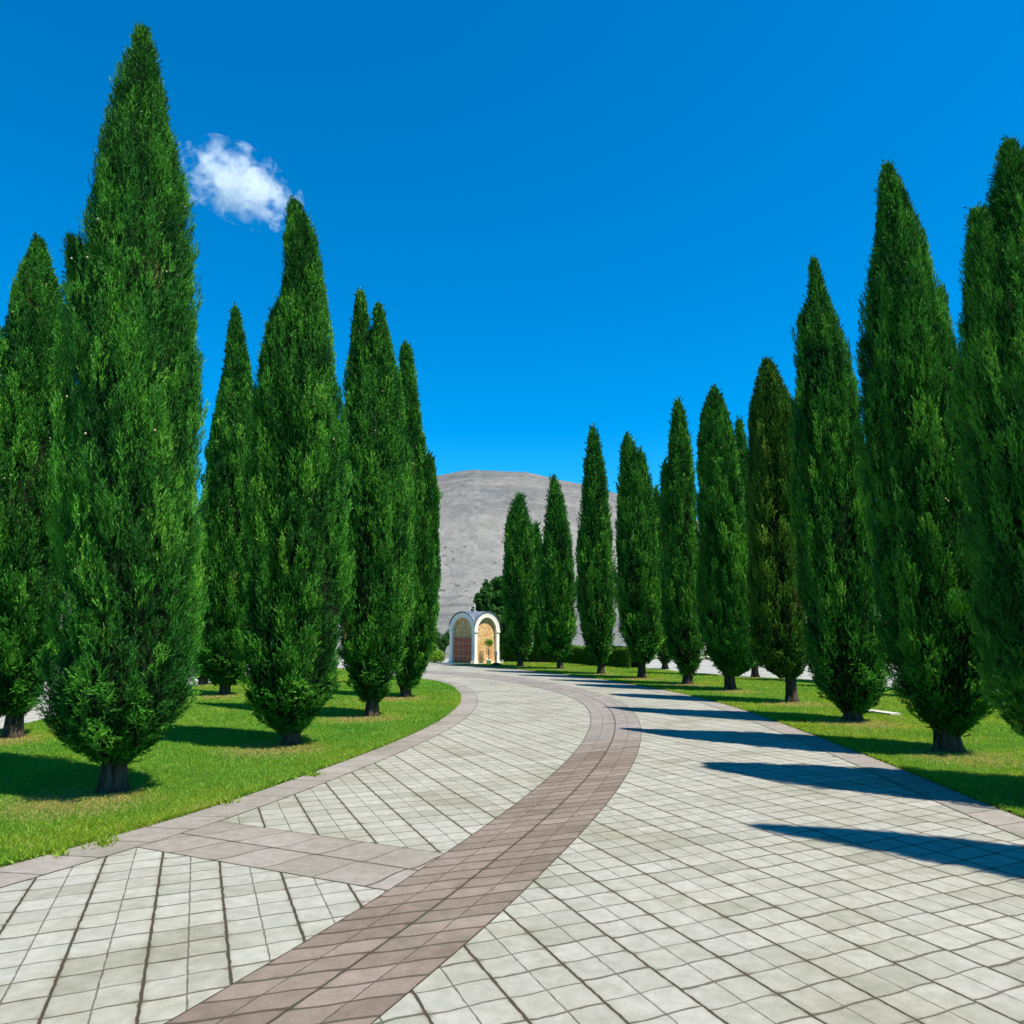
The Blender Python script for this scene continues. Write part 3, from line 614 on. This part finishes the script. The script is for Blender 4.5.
M_pine = foliage('pine_needles', [(0.0, (0.0154, 0.06545, 0.01232)), (0.45, (0.0308, 0.1116, 0.01848)), (0.8, (0.05775, 0.1617, 0.0231)), (1.0, (0.1001, 0.2156, 0.03465))], 0.2)
r = np.random.RandomState(5)
def hedge(line, height, label, n, seed):
    r = np.random.RandomState(seed); hl = resample(np.array(line), 60)
    tt = np.gradient(hl, axis=0); tt /= np.linalg.norm(tt, axis=1)[:, None]; nn = np.c_[tt[:, 1], -tt[:, 0]]
    i = r.randint(0, 60, n); side = r.rand(n); hh = height * (1 + 0.05 * np.sin(hl[i, 0] * 3))
    off = np.where(side < 0.35, r.uniform(-0.4, 0.4, n), np.where(side < 0.7, 0.4, -0.4) * r.uniform(0.85, 1.08, n))
    zz = np.where(side < 0.35, hh * r.uniform(0.93, 1.06, n), r.uniform(0.02, 1, n) * hh)
    sp = np.linalg.norm(hl[1] - hl[0])
    Ph = np.c_[hl[i] + nn[i] * off[:, None] + tt[i] * r.uniform(-0.6 * sp, 0.6 * sp, (n, 1)), zz]
    Nh = np.where((side < 0.35)[:, None], np.array([[0, 0, 1.0]]), np.c_[nn[i] * np.sign(off)[:, None], np.full(n, 0.4)])
    hp = np.array([hl[30, 0], hl[30, 1], 0]); hed = thing('hedge', hp, label, 'hedge')
    leaf_mesh('leaves', Ph - hp, Nh, 0.05 if height < 1 else 0.09, M_hedge, r, hed, 0.5)
    b = MB()
    for q in range(2, 57):
        p = (hl[q] + hl[q + 1]) / 2 - hp[:2]; b.box((p[0], p[1], 0.46 * height), (sp, 0.66, 0.88 * height), math.atan2(tt[q, 1], tt[q, 0]))
    b.build('shade_black_core', M_core, hed)  # solid boxes in the near-black core colour, painted shade behind the leaves
hedge([(-0.55, 41.6), (1.6, 40.0), (3.4, 38.3), (4.9, 34.6), (5.5, 33.2)], 0.86, 'low clipped green hedge running behind the right cypress row towards the shrine', 24000, 5)
hedge([(15.2, 43), (20, 40), (26, 36), (33, 30)], 1.9, 'tall far hedge beyond the pale paving on the right', 26000, 6)
hedge([(-33, 30), (-26, 37), (-19, 42), (-12.5, 45)], 1.8, 'tall far hedge beyond the pale paving on the left', 26000, 7)

def shrub(name, x, y, blobs, label, mat, leaf, n, cat='shrub', stem=None, val=0.5):
    r = np.random.RandomState(int(abs(x * 100) + y)); o = thing(name, (x, y, 0), label, cat); Pp = []; Nn = []
    for (c, rad) in blobs:
        p, d = ball_pts(c, rad, int(n * rad[0] * rad[2]), r, 0.8); k = p[:, 2] > 0.0; Pp.append(p[k]); Nn.append(d[k] + np.array([0, 0, 0.3]))
    leaf_mesh('crown', np.vstack(Pp), np.vstack(Nn), leaf, mat, r, o, val)
    b = MB(); st = stem or (0.05, 0.4)
    b.tube([(0, 0, -0.05), (0.02, 0.0, st[1] * 0.5), (0, 0.02, st[1])], [st[0] * 1.3, st[0], st[0] * 0.6])
    for (c, rad) in blobs: b.tube([(0, 0, st[1] * 0.5), (c[0] * 0.6, c[1] * 0.6, c[2] * 0.7), tuple(c)], [st[0] * 0.6, st[0] * 0.4, st[0] * 0.15], 6)
    b.build('trunk', M_bark, o); return o
X, _ = at_depth(434, 660, 40.5)
shrub('shrub', X, 40.5, [((0, 0, .35), (.5, .45, .4)), ((.25, .1, .3), (.35, .35, .35)), ((-.4, .1, .45), (.4, .4, .45)), ((-.1, 0, .75), (.28, .28, .3)), ((-.75, 0, .4), (.4, .4, .45))],
      'bright lime-green leafy shrub left of the shrine', M_lime, 0.05, 9000, val=0.6)
X, _ = at_depth(444, 655, 44)
shrub('shrub', X, 44, [((.1, 0, 1.15), (.28, .25, .4)), ((.3, 0, 1.45), (.22, .2, .35)), ((-.1, 0, .8), (.25, .25, .35)), ((-.5, 0, 1.2), (.4, .3, .5))],
      'dark leaning shrub behind the lime-green one', M_pine, 0.06, 9000, stem=(0.04, 1.0), val=0.3)
X, _ = at_depth(503, 650, 46)
rb = np.random.RandomState(3); bl = []
for k in range(300):
    zc = rb.uniform(0.7, 4.7); mr = rb.uniform(0.8, 1.2) * 1.75 * math.sin(PI * min(1, max(0.0, (5.15 - zc) / 5.2)) ** 0.85) + 0.1; a = rb.uniform(0, 2 * PI); q = mr * rb.rand() ** 0.4
    bl.append(((q * math.cos(a), q * math.sin(a), zc), (rb.uniform(.16, .34),) * 2 + (rb.uniform(.2, .42),)))
shrub('broad_tree', X, 46, bl, 'broad bushy dark green tree rising behind the shrine', M_pine, 0.10, 4200, 'tree', (0.13, 3.2), 0.45)

# ------------------------------------------------------------------ the shrine
Ncorner = np.array(ground(474.5, 664.6)); s_ = 1.82; al = math.radians(41.6)
dL = np.array([-math.cos(al), math.sin(al)]); dR = np.array([math.sin(al), math.cos(al)])
Cc = Ncorner + s_ / 2 * (dL + dR)
gs = N('white_plaster'); Ps = gs.coord()
M_white = gs.surf(gs.mix(gs.noise(6, Ps, 5, 0.6), (0.70, 0.64, 0.53), (0.82, 0.76, 0.65)), 0.75, gs.bump(gs.noise(40, Ps, 4), 0.3, 0.01))
gs = N('blue_grey_roof_metal'); Ps = gs.coord()
M_roof = gs.surf(gs.mix(gs.noise(5, Ps, 5, 0.6), (0.085, 0.105, 0.14), (0.14, 0.165, 0.205)), 0.6, gs.bump(gs.noise(20, Ps, 3), 0.2, 0.01), 0.5, 0.3)
gs = N('golden_stone'); Ps = gs.coord(); vo = gs.n('TexVoronoi'); vo.inputs['Scale'].default_value = 9; gs.link(gs.scaled(Ps, (1, 1, 1.5)), vo.inputs['Vector'])
hsep = gs.xyz(vo.outputs['Color'])
M_gold = gs.surf(gs.mix(gs.noise(3.2, Ps, 4, 0.6), gs.ramp(hsep[0], [(0.0, (0.36, 0.17, 0.06)), (0.5, (0.55, 0.36, 0.15)), (1.0, (0.72, 0.56, 0.30))]), (0.50, 0.28, 0.10)), 0.7, gs.bump(vo.outputs['Distance'], 0.4, 0.02))
gs = N('red_brown_wood'); Ps = gs.coord()
M_door = gs.surf(gs.mix(gs.noise(1.0, gs.scaled(Ps, (30, 30, 3)), 5), (0.30, 0.045, 0.022), (0.50, 0.11, 0.05)), 0.55)
gs = N('tan_wood'); M_tan = gs.surf(gs.mix(gs.noise(8, gs.coord(), 4), (0.40, 0.24, 0.12), (0.54, 0.36, 0.20)), 0.65)
gs = N('black_iron'); M_iron = gs.surf(gs.mix(gs.noise(12, gs.coord(), 3), (0.02, 0.02, 0.022), (0.05, 0.05, 0.055)), 0.5)
shr = thing('shrine', (Cc[0], Cc[1], 0), 'small white arched shrine with blue-grey vaulted roof at the end of the road', 'shrine')
hs_ = s_ / 2; SPR = 1.62; RO_ = 0.90; RI_ = 0.69
def loc(face, a, d, z):      # face frame: a along the face, d outwards from the centre
    dirs = {'L': (dL, -dR), 'R': (dR, -dL), 'BL': (dR, dL), 'BR': (dL, dR)}
    t, o = dirs[face]; p = t * a + o * d; return (p[0], p[1], z)
def arch_ring(face, ro, ri, d0, d1, z0, n=28, a0=0, a1=PI):
    v = []; f = []
    for k in range(n + 1):
        a = a0 + (a1 - a0) * k / n
        for (rd, dd) in ((ri, d0), (ro, d0), (ro, d1), (ri, d1)): v.append(loc(face, -rd * math.cos(a), dd, z0 + rd * math.sin(a)))
    for k in range(n):
        for q in range(4): f.append((k * 4 + q, k * 4 + (q + 1) % 4, (k + 1) * 4 + (q + 1) % 4, (k + 1) * 4 + q))
    f.append((0, 1, 2, 3)); f.append((n * 4 + 3, n * 4 + 2, n * 4 + 1, n * 4)); return v, f
angz = math.atan2(dL[1], dL[0])
b = MB(); b.box((0, 0, -0.0), (s_ + 0.30, s_ + 0.30, 0.10), angz); b.build('plinth', M_white, shr)
for sa in (-1, 1):
    for sb in (-1, 1):
        p = dL * sa * (hs_ - 0.105) + dR * sb * (hs_ - 0.105)
        b = MB(); b.box((p[0], p[1], 0.05 + (SPR - 0.10) / 2), (0.21, 0.21, SPR - 0.10), angz); pc = b.build('pier', M_white, shr)
        b = MB(); b.box((p[0], p[1], SPR - 0.01), (0.29, 0.29, 0.07), angz); b.box((p[0], p[1], SPR - 0.065), (0.25, 0.25, 0.038), angz); b.build('capital', M_white, pc)
        b = MB(); b.box((p[0], p[1], 0.11), (0.27, 0.27, 0.115), angz); b.build('pier_base', M_white, pc)
for fc in ('L', 'R', 'BL', 'BR'):
    b = MB(); b.add(*arch_ring(fc, RO_, RI_, hs_ - 0.21, hs_ + 0.005, SPR + 0.026)); b.add(*arch_ring(fc, RO_ + 0.03, RO_ - 0.06, hs_ + 0.006, hs_ + 0.016, SPR + 0.026)); b.build('arch', M_white, shr, smooth=False)
# stone infill, set back inside every arch
def infill(face, d, th):
    pts = [(-RI_ + 0.0, 0.052)] + [(-0.70 * math.cos(PI * k / 24), SPR + 0.03 + 0.70 * math.sin(PI * k / 24)) for k in range(25)] + [(RI_, 0.052)]
    n = len(pts); v = [loc(face, a, d, z) for a, z in pts] + [loc(face, a, d - th, z) for a, z in pts]
    f = [tuple(range(n)), tuple(range(2 * n - 1, n - 1, -1))] + [(i, (i + 1) % n, n + (i + 1) % n, n + i) for i in range(n)]
    return v, f
for fc in ('L', 'R', 'BL', 'BR'):
    b = MB(); b.add(*infill(fc, hs_ - 0.15, 0.04)); b.build('stone_infill', M_gold, shr)
# double door of red-brown panels in the left face
def fbox(b, face, a0, a1, d0, d1, z0, z1):
    v = [loc(face, a, d, z) for z in (z0, z1) for a, d in ((a0, d0), (a1, d0), (a1, d1), (a0, d1))]
    b.add(v, [(3, 2, 1, 0), (4, 5, 6, 7), (0, 1, 5, 4), (1, 2, 6, 5), (2, 3, 7, 6), (3, 0, 4, 7)])
for s0 in (-1, 1):
    b = MB(); x0, x1 = (-0.67, -0.006) if s0 < 0 else (0.006, 0.67)
    fbox(b, 'L', x0, x1, hs_ - 0.149, hs_ - 0.118, 0.06, 1.36); dr = b.build('door', M_tan, shr)
    for ci in range(2):
        for ri in range(4):
            w = (x1 - x0) / 2; a0 = x0 + ci * w + 0.03; z0 = 0.10 + ri * 0.315
            b = MB(); fbox(b, 'L', a0, a0 + w - 0.06, hs_ - 0.117, hs_ - 0.100, z0, z0 + 0.27); b.build('door_panel', M_door, dr)
# four low orange figures of the mosaic, flat panels in the right face
gs = N('orange_stone'); M_or = gs.surf(gs.mix(gs.noise(14, gs.coord(), 4), (0.42, 0.20, 0.07), (0.55, 0.33, 0.14)), 0.7)
for k, (a0, a1, z0, z1) in enumerate([(-0.55, -0.38, 0.2, 0.95), (0.08, 0.28, 0.5, 1.2), (0.4, 0.58, 0.3, 1.0)]):
    b = MB(); fbox(b, 'R', a0, a1, hs_ - 0.149, hs_ - 0.135, z0, z1); b.build('mosaic_panel', M_or, shr)
# crossed barrel roof with standing seams
b = MB(); RR = 0.975; ng = 96; ext = hs_ + 0.05
def vault(a, c):
    za = math.sqrt(max(RR * RR - a * a, 0.0)); zc = math.sqrt(max(RR * RR - c * c, 0.0)); z = max(za, zc); q = c if za > zc else a
    ph_ = ((q + ext) / 0.155) % 1.0
    return z + (0.016 if ph_ < 0.16 else 0.0)
v = []
for dzz in (0.0, -0.045):
    for i in range(ng + 1):
        for k in range(ng + 1):
            a = -ext + 2 * ext * i / ng; c = -ext + 2 * ext * k / ng; p = dL * a + dR * c; v.append((p[0], p[1], SPR + 0.03 + vault(a, c) + dzz))
m1 = ng + 1; half = m1 * m1; f = []
for i in range(ng):
    for k in range(ng):
        q = (i * m1 + k, i * m1 + k + 1, (i + 1) * m1 + k + 1, (i + 1) * m1 + k); f.append(q); f.append(tuple(half + x for x in q[::-1]))
rim = [i * m1 for i in range(m1)] + [ng * m1 + k for k in range(1, m1)] + [i * m1 + ng for i in range(ng - 1, -1, -1)] + [k for k in range(ng - 1, 0, -1)]
for x, y in zip(rim, rim[1:] + rim[:1]): f.append((x, y, half + y, half + x))
b.add(v, f)
b.lathe((0, 0, SPR + RR), [(0.20, 0.0), (0.17, 0.06), (0.10, 0.10), (0.03, 0.12)], 16)
roof = b.build('roof', M_roof, shr)
def cross(x, y, z, h, ang):
    b = MB(); b.box((x, y, z + h / 2), (0.055, 0.055, h), ang); b.box((x, y, z + h * 0.66), (0.055, h * 0.52, 0.055), ang)
    for e in ((0, 0, z + h), ): b.box((x, y, z + h + 0.015), (0.085, 0.085, 0.03), ang)
    b.build('cross', M_white, roof)
cross(0, 0, SPR + RR + 0.09, 0.34, 0)
p = dL * 0.3 * 0 + np.array([-0.26, 0.3]); cross(p[0], p[1], SPR + RR - 0.0, 0.26, 0)

# potted sapling in front of the right arch
X = Cc + (-dL) * (hs_ + 0.32) + dR * (-0.22)
pt = thing('potted_plant', (X[0], X[1], 0), 'spindly potted sapling with yellow-green top in front of the shrine right arch', 'plant')
b = MB(); b.lathe((0, 0, 0), [(0.10, 0.0), (0.13, 0.18), (0.145, 0.2), (0.14, 0.23), (0.11, 0.22)], 18); gs = N('grey_pot'); b.build('pot', gs.surf((0.55, 0.54, 0.51), 0.7), pt, True)
b = MB(); b.tube([(0, 0, 0.18), (0.02, 0, 0.6), (-0.01, 0.01, 1.0)], [0.022, 0.018, 0.012]); b.tube([(0.04, 0, 0.18), (-0.03, 0, 0.6), (0.03, 0.01, 0.95)], [0.018, 0.015, 0.01]); b.build('stem', M_bark, pt)
r = np.random.RandomState(8); p, d = ball_pts((0, 0, 1.08), (0.24, 0.24, 0.19), 420, r, 0.8); leaf_mesh('leaves', p, d + np.array([0, 0, .4]), 0.045, M_lime, r, pt, 0.5)
b = MB(); b.tube([(-0.09, 0.02, 0.1), (-0.08, 0.02, 0.85)], 0.014); b.build('stake', M_white, pt)
# dark post on a black base
X = ground(496, 666.2)
ps = thing('post', (X[0], X[1], 0), 'slim dark post on a black square base, standing just right of the shrine', 'post')
b = MB(); b.box((0, 0, 0.055), (0.40, 0.34, 0.13), 0.2); b.box((0, 0, 0.14), (0.26, 0.22, 0.04), 0.2); b.build('base', M_iron, ps)
b = MB(); b.lathe((0, 0, 0.16), [(0.045, 0), (0.04, 0.04), (0.038, 0.36), (0.05, 0.38)], 14); b.build('shaft', M_iron, ps, True)
b = MB(); b.lathe((0, 0, 0.541), [(0.05, 0), (0.055, 0.05), (0.04, 0.15), (0.015, 0.18)], 14); b.build('cap', M_white, ps, True)

gs = N('tan_stone'); M_tanstone = gs.surf(gs.mix(gs.noise(4, gs.coord(), 5), (0.40, 0.35, 0.28), (0.54, 0.48, 0.40)), 0.9)
# flat pale slab in the right lawn
a_, c_ = ground(860, 711.5), ground(896, 716.5); mdl = (a_ + c_) / 2; dv = c_ - a_
b = MB(); ang = math.atan2(dv[1], dv[0]); b.box((0, 0, 0.035), (np.linalg.norm(dv), 0.24, 0.05), ang); b.box((-0.18, 0.06, 0.07), (0.3, 0.16, 0.02), ang)
sl = b.build('stone_slab', M_tanstone); sl.location = (mdl[0], mdl[1], 0); tag(sl, 'thin pale stone slab lying in the right lawn behind a cypress trunk', 'slab')
# low pale wall with sloping earth behind it, far right
wl = thing('low_wall', (13.6, 46.5, 0), 'low pale wall with tan stone slope seen between cypress trunks on the right', 'wall')
b = MB(); b.box((0, 0, 0.2), (12.0, 0.4, 0.46), -0.15); b.build('wall_face', M_white, wl)
b = MB(); v = [(-6.0, 0.4, 0.0), (6.0, 0.4 - 1.8, 0), (6.2, 4, 0), (-6, 5, 0), (-4.4, 1.6, 1.0), (-2, 1.9, 0.7), (0, 1.4, 1.2), (3, 1.0, 0.8), (5, 1.2, 0.9)]
b.add(v, [(0, 1, 8, 7, 6, 5, 4), (1, 2, 8), (2, 3, 4, 5, 6, 7, 8), (3, 0, 4)]); b.build('stone_slope', M_tanstone, wl)

# ------------------------------------------------------------------ the hill
RIDGE = [(-600, 625), (-200, 610), (60, 585), (200, 530), (300, 503), (380, 487), (432, 478.5), (445, 476.2), (462, 473.2), (474, 471.4), (482, 472.4), (495, 472.8), (510, 473.4), (525, 473.8), (535, 475.4), (548, 478.6), (562, 482.2), (585, 486.8),
         (600, 491), (620, 496), (645, 503), (665, 509), (700, 522), (760, 548), (850, 585), (1000, 612), (1600, 626)]
YR = 2200.0
us = []; hsr = []
for (x, y) in RIDGE:
    cx, dy, dz = ray(x, y); us.append(cx / dy); hsr.append(YR * dz / dy + EYE)
nu, nv = 420, 170
U = np.linspace(us[0], us[-1], nu); U = np.sort(np.r_[U, np.linspace(-0.2, 0.3, 240)]); nu = len(U)
hr = np.interp(U, us, hsr)
t = np.linspace(0, 1.5, nv)
V = []
for ti in t:
    Y = 330 + (YR - 330) * ti
    g = (0.50 * ti ** 1.15 + 0.50 * (3 * min(ti, 1) ** 2 - 2 * min(ti, 1) ** 3)) if ti <= 1 else 1 - 1.2 * (ti - 1) ** 1.4
    Xs = U * Y; nz = fbm2(Xs, np.full(nu, Y), 0.004, 21); n2 = fbm2(Xs, np.full(nu, Y * 0.6), 0.02, 22); n3 = fbm2(Xs, np.full(nu, Y), 0.07, 23)
    amp = math.sin(PI * min(ti, 1)) * np.clip(hr / 400, 0, 1)
    V.append(np.c_[Xs, np.full(nu, Y), np.maximum(hr * g + amp * (10 * nz + 5 * n2) + 1.3 * n3 * min(1, ti * 5) - 2.0, -3)])
V = np.vstack(V); I = (np.arange(nv - 1)[:, None] * nu + np.arange(nu - 1)[None, :]).ravel()
Q = np.c_[I, I + 1, I + nu + 1, I + nu]
gh = N('hill_rock'); P = gh.pos(); px = gh.xyz(P)
strat = gh.noise(1.0, gh.comb(gh.math('MULTIPLY', px[0], 0.004), gh.math('MULTIPLY', px[1], 0.003), gh.math('MULTIPLY', px[2], 0.022)), 8, 0.68, 1.6)
Pq = gh.scaled(P, (1, 0.3, 1)); patch = gh.noise(0.006, Pq, 7, 0.65)
rough = gh.noise(0.05, Pq, 7, 0.72)
c = gh.ramp(strat, [(0.28, (0.09625, 0.09702, 0.09702)), (0.45, (0.1502, 0.1448, 0.1324)), (0.6, (0.2017, 0.1894, 0.1679)), (0.78, (0.127, 0.1255, 0.1232))])
c = gh.mix(gh.smooth(patch, 0.46, 0.62, 0, 0.6), c, (0.1078, 0.1124, 0.1155))
low = gh.math('MULTIPLY', gh.smooth(px[2], 2, 40, 0.3, 1.0), gh.math('SUBTRACT', 1.0, gh.smooth(px[2], 110, 260)))
c = gh.mix(gh.math('MULTIPLY', low, 0.85), c, (0.2194, 0.2094, 0.1848))
c = gh.mix(1.0, c, gh.ramp(rough, [(0.3, (0.66, 0.665, 0.68)), (0.65, (1.12, 1.115, 1.10))]), 'MULTIPLY')
sdot = gh.math('MULTIPLY', gh.smooth(gh.noise(0.17, Pq, 3, 0.5), 0.60, 0.68), gh.smooth(gh.noise(0.008, Pq, 4), 0.40, 0.60))
c = gh.mix(gh.math('MULTIPLY', sdot, 0.85), c, (0.0539, 0.06545, 0.05775))
foot = gh.math('MULTIPLY', gh.math('SUBTRACT', 1.0, gh.smooth(px[2], 18, 45)), gh.smooth(gh.noise(0.05, gh.scaled(P, (0.4, 0.4, 3.0)), 4), 0.5, 0.56))
c = gh.mix(gh.math('MULTIPLY', foot, 0.5), c, (0.0693, 0.077, 0.077))
M_hill = gh.surf(c, 0.95, gh.bump(rough, 0.8, 9.0), 0.1)
struct(mesh_np('hill', V, quads=Q, mats=[M_hill], smooth=True))

# ------------------------------------------------------------------ clouds
def cloud(px, py, D, half, label, dens, seed, thresh):
    cx, dy, dz = ray(px, py); c = Vector((cx, dy, dz)) * (D / dy)
    b = MB(); prof = [(math.sin(PI * k / 14) + 0.001, -math.cos(PI * k / 14)) for k in range(15)]
    b.lathe((0, 0, 0), prof, 28)
    g = N('cloud_vapour'); P = g.coord()
    q = g.n('VectorMath', operation='LENGTH'); g.link(P, q.inputs[0])
    fall = g.math('SUBTRACT', 1.0, g.smooth(q.outputs['Value'], 0.25, 1.0))
    n1 = g.noise(2.3, g.scaled(P, (half[0] / half[2], half[1] / half[2], 1)), 8, 0.62, 0.5)
    x = g.n('VectorMath', operation='ADD'); 
    d = g.smooth(g.math('ADD', g.math('MULTIPLY', fall, 0.62), g.math('MULTIPLY', g.math('SUBTRACT', n1, 0.5), 3.2)), thresh, thresh + 0.35)
    pv = g.n('VolumePrincipled'); pv.inputs['Color'].default_value = (1, 1, 1, 1); pv.inputs['Anisotropy'].default_value = 0.0
    g.link(g.math('MULTIPLY', d, dens), pv.inputs['Density']); g.link(pv.outputs[0], g.out.inputs['Volume'])
    o = b.build('cloud', g.m); o.location = c; o.scale = half; o.rotation_euler = (0, math.radians(28), 0)
    return tag(o, label, 'cloud', 'clouds')
cloud(240, 184, 2400, (260, 160, 135), 'small ragged white cloud high in the blue sky above the left row', 0.008, 1, 0.24)
cloud(190, 197, 2400, (48, 40, 26), 'tiny faint wisp of cloud beside the largest left cypress', 0.009, 2, 0.26)
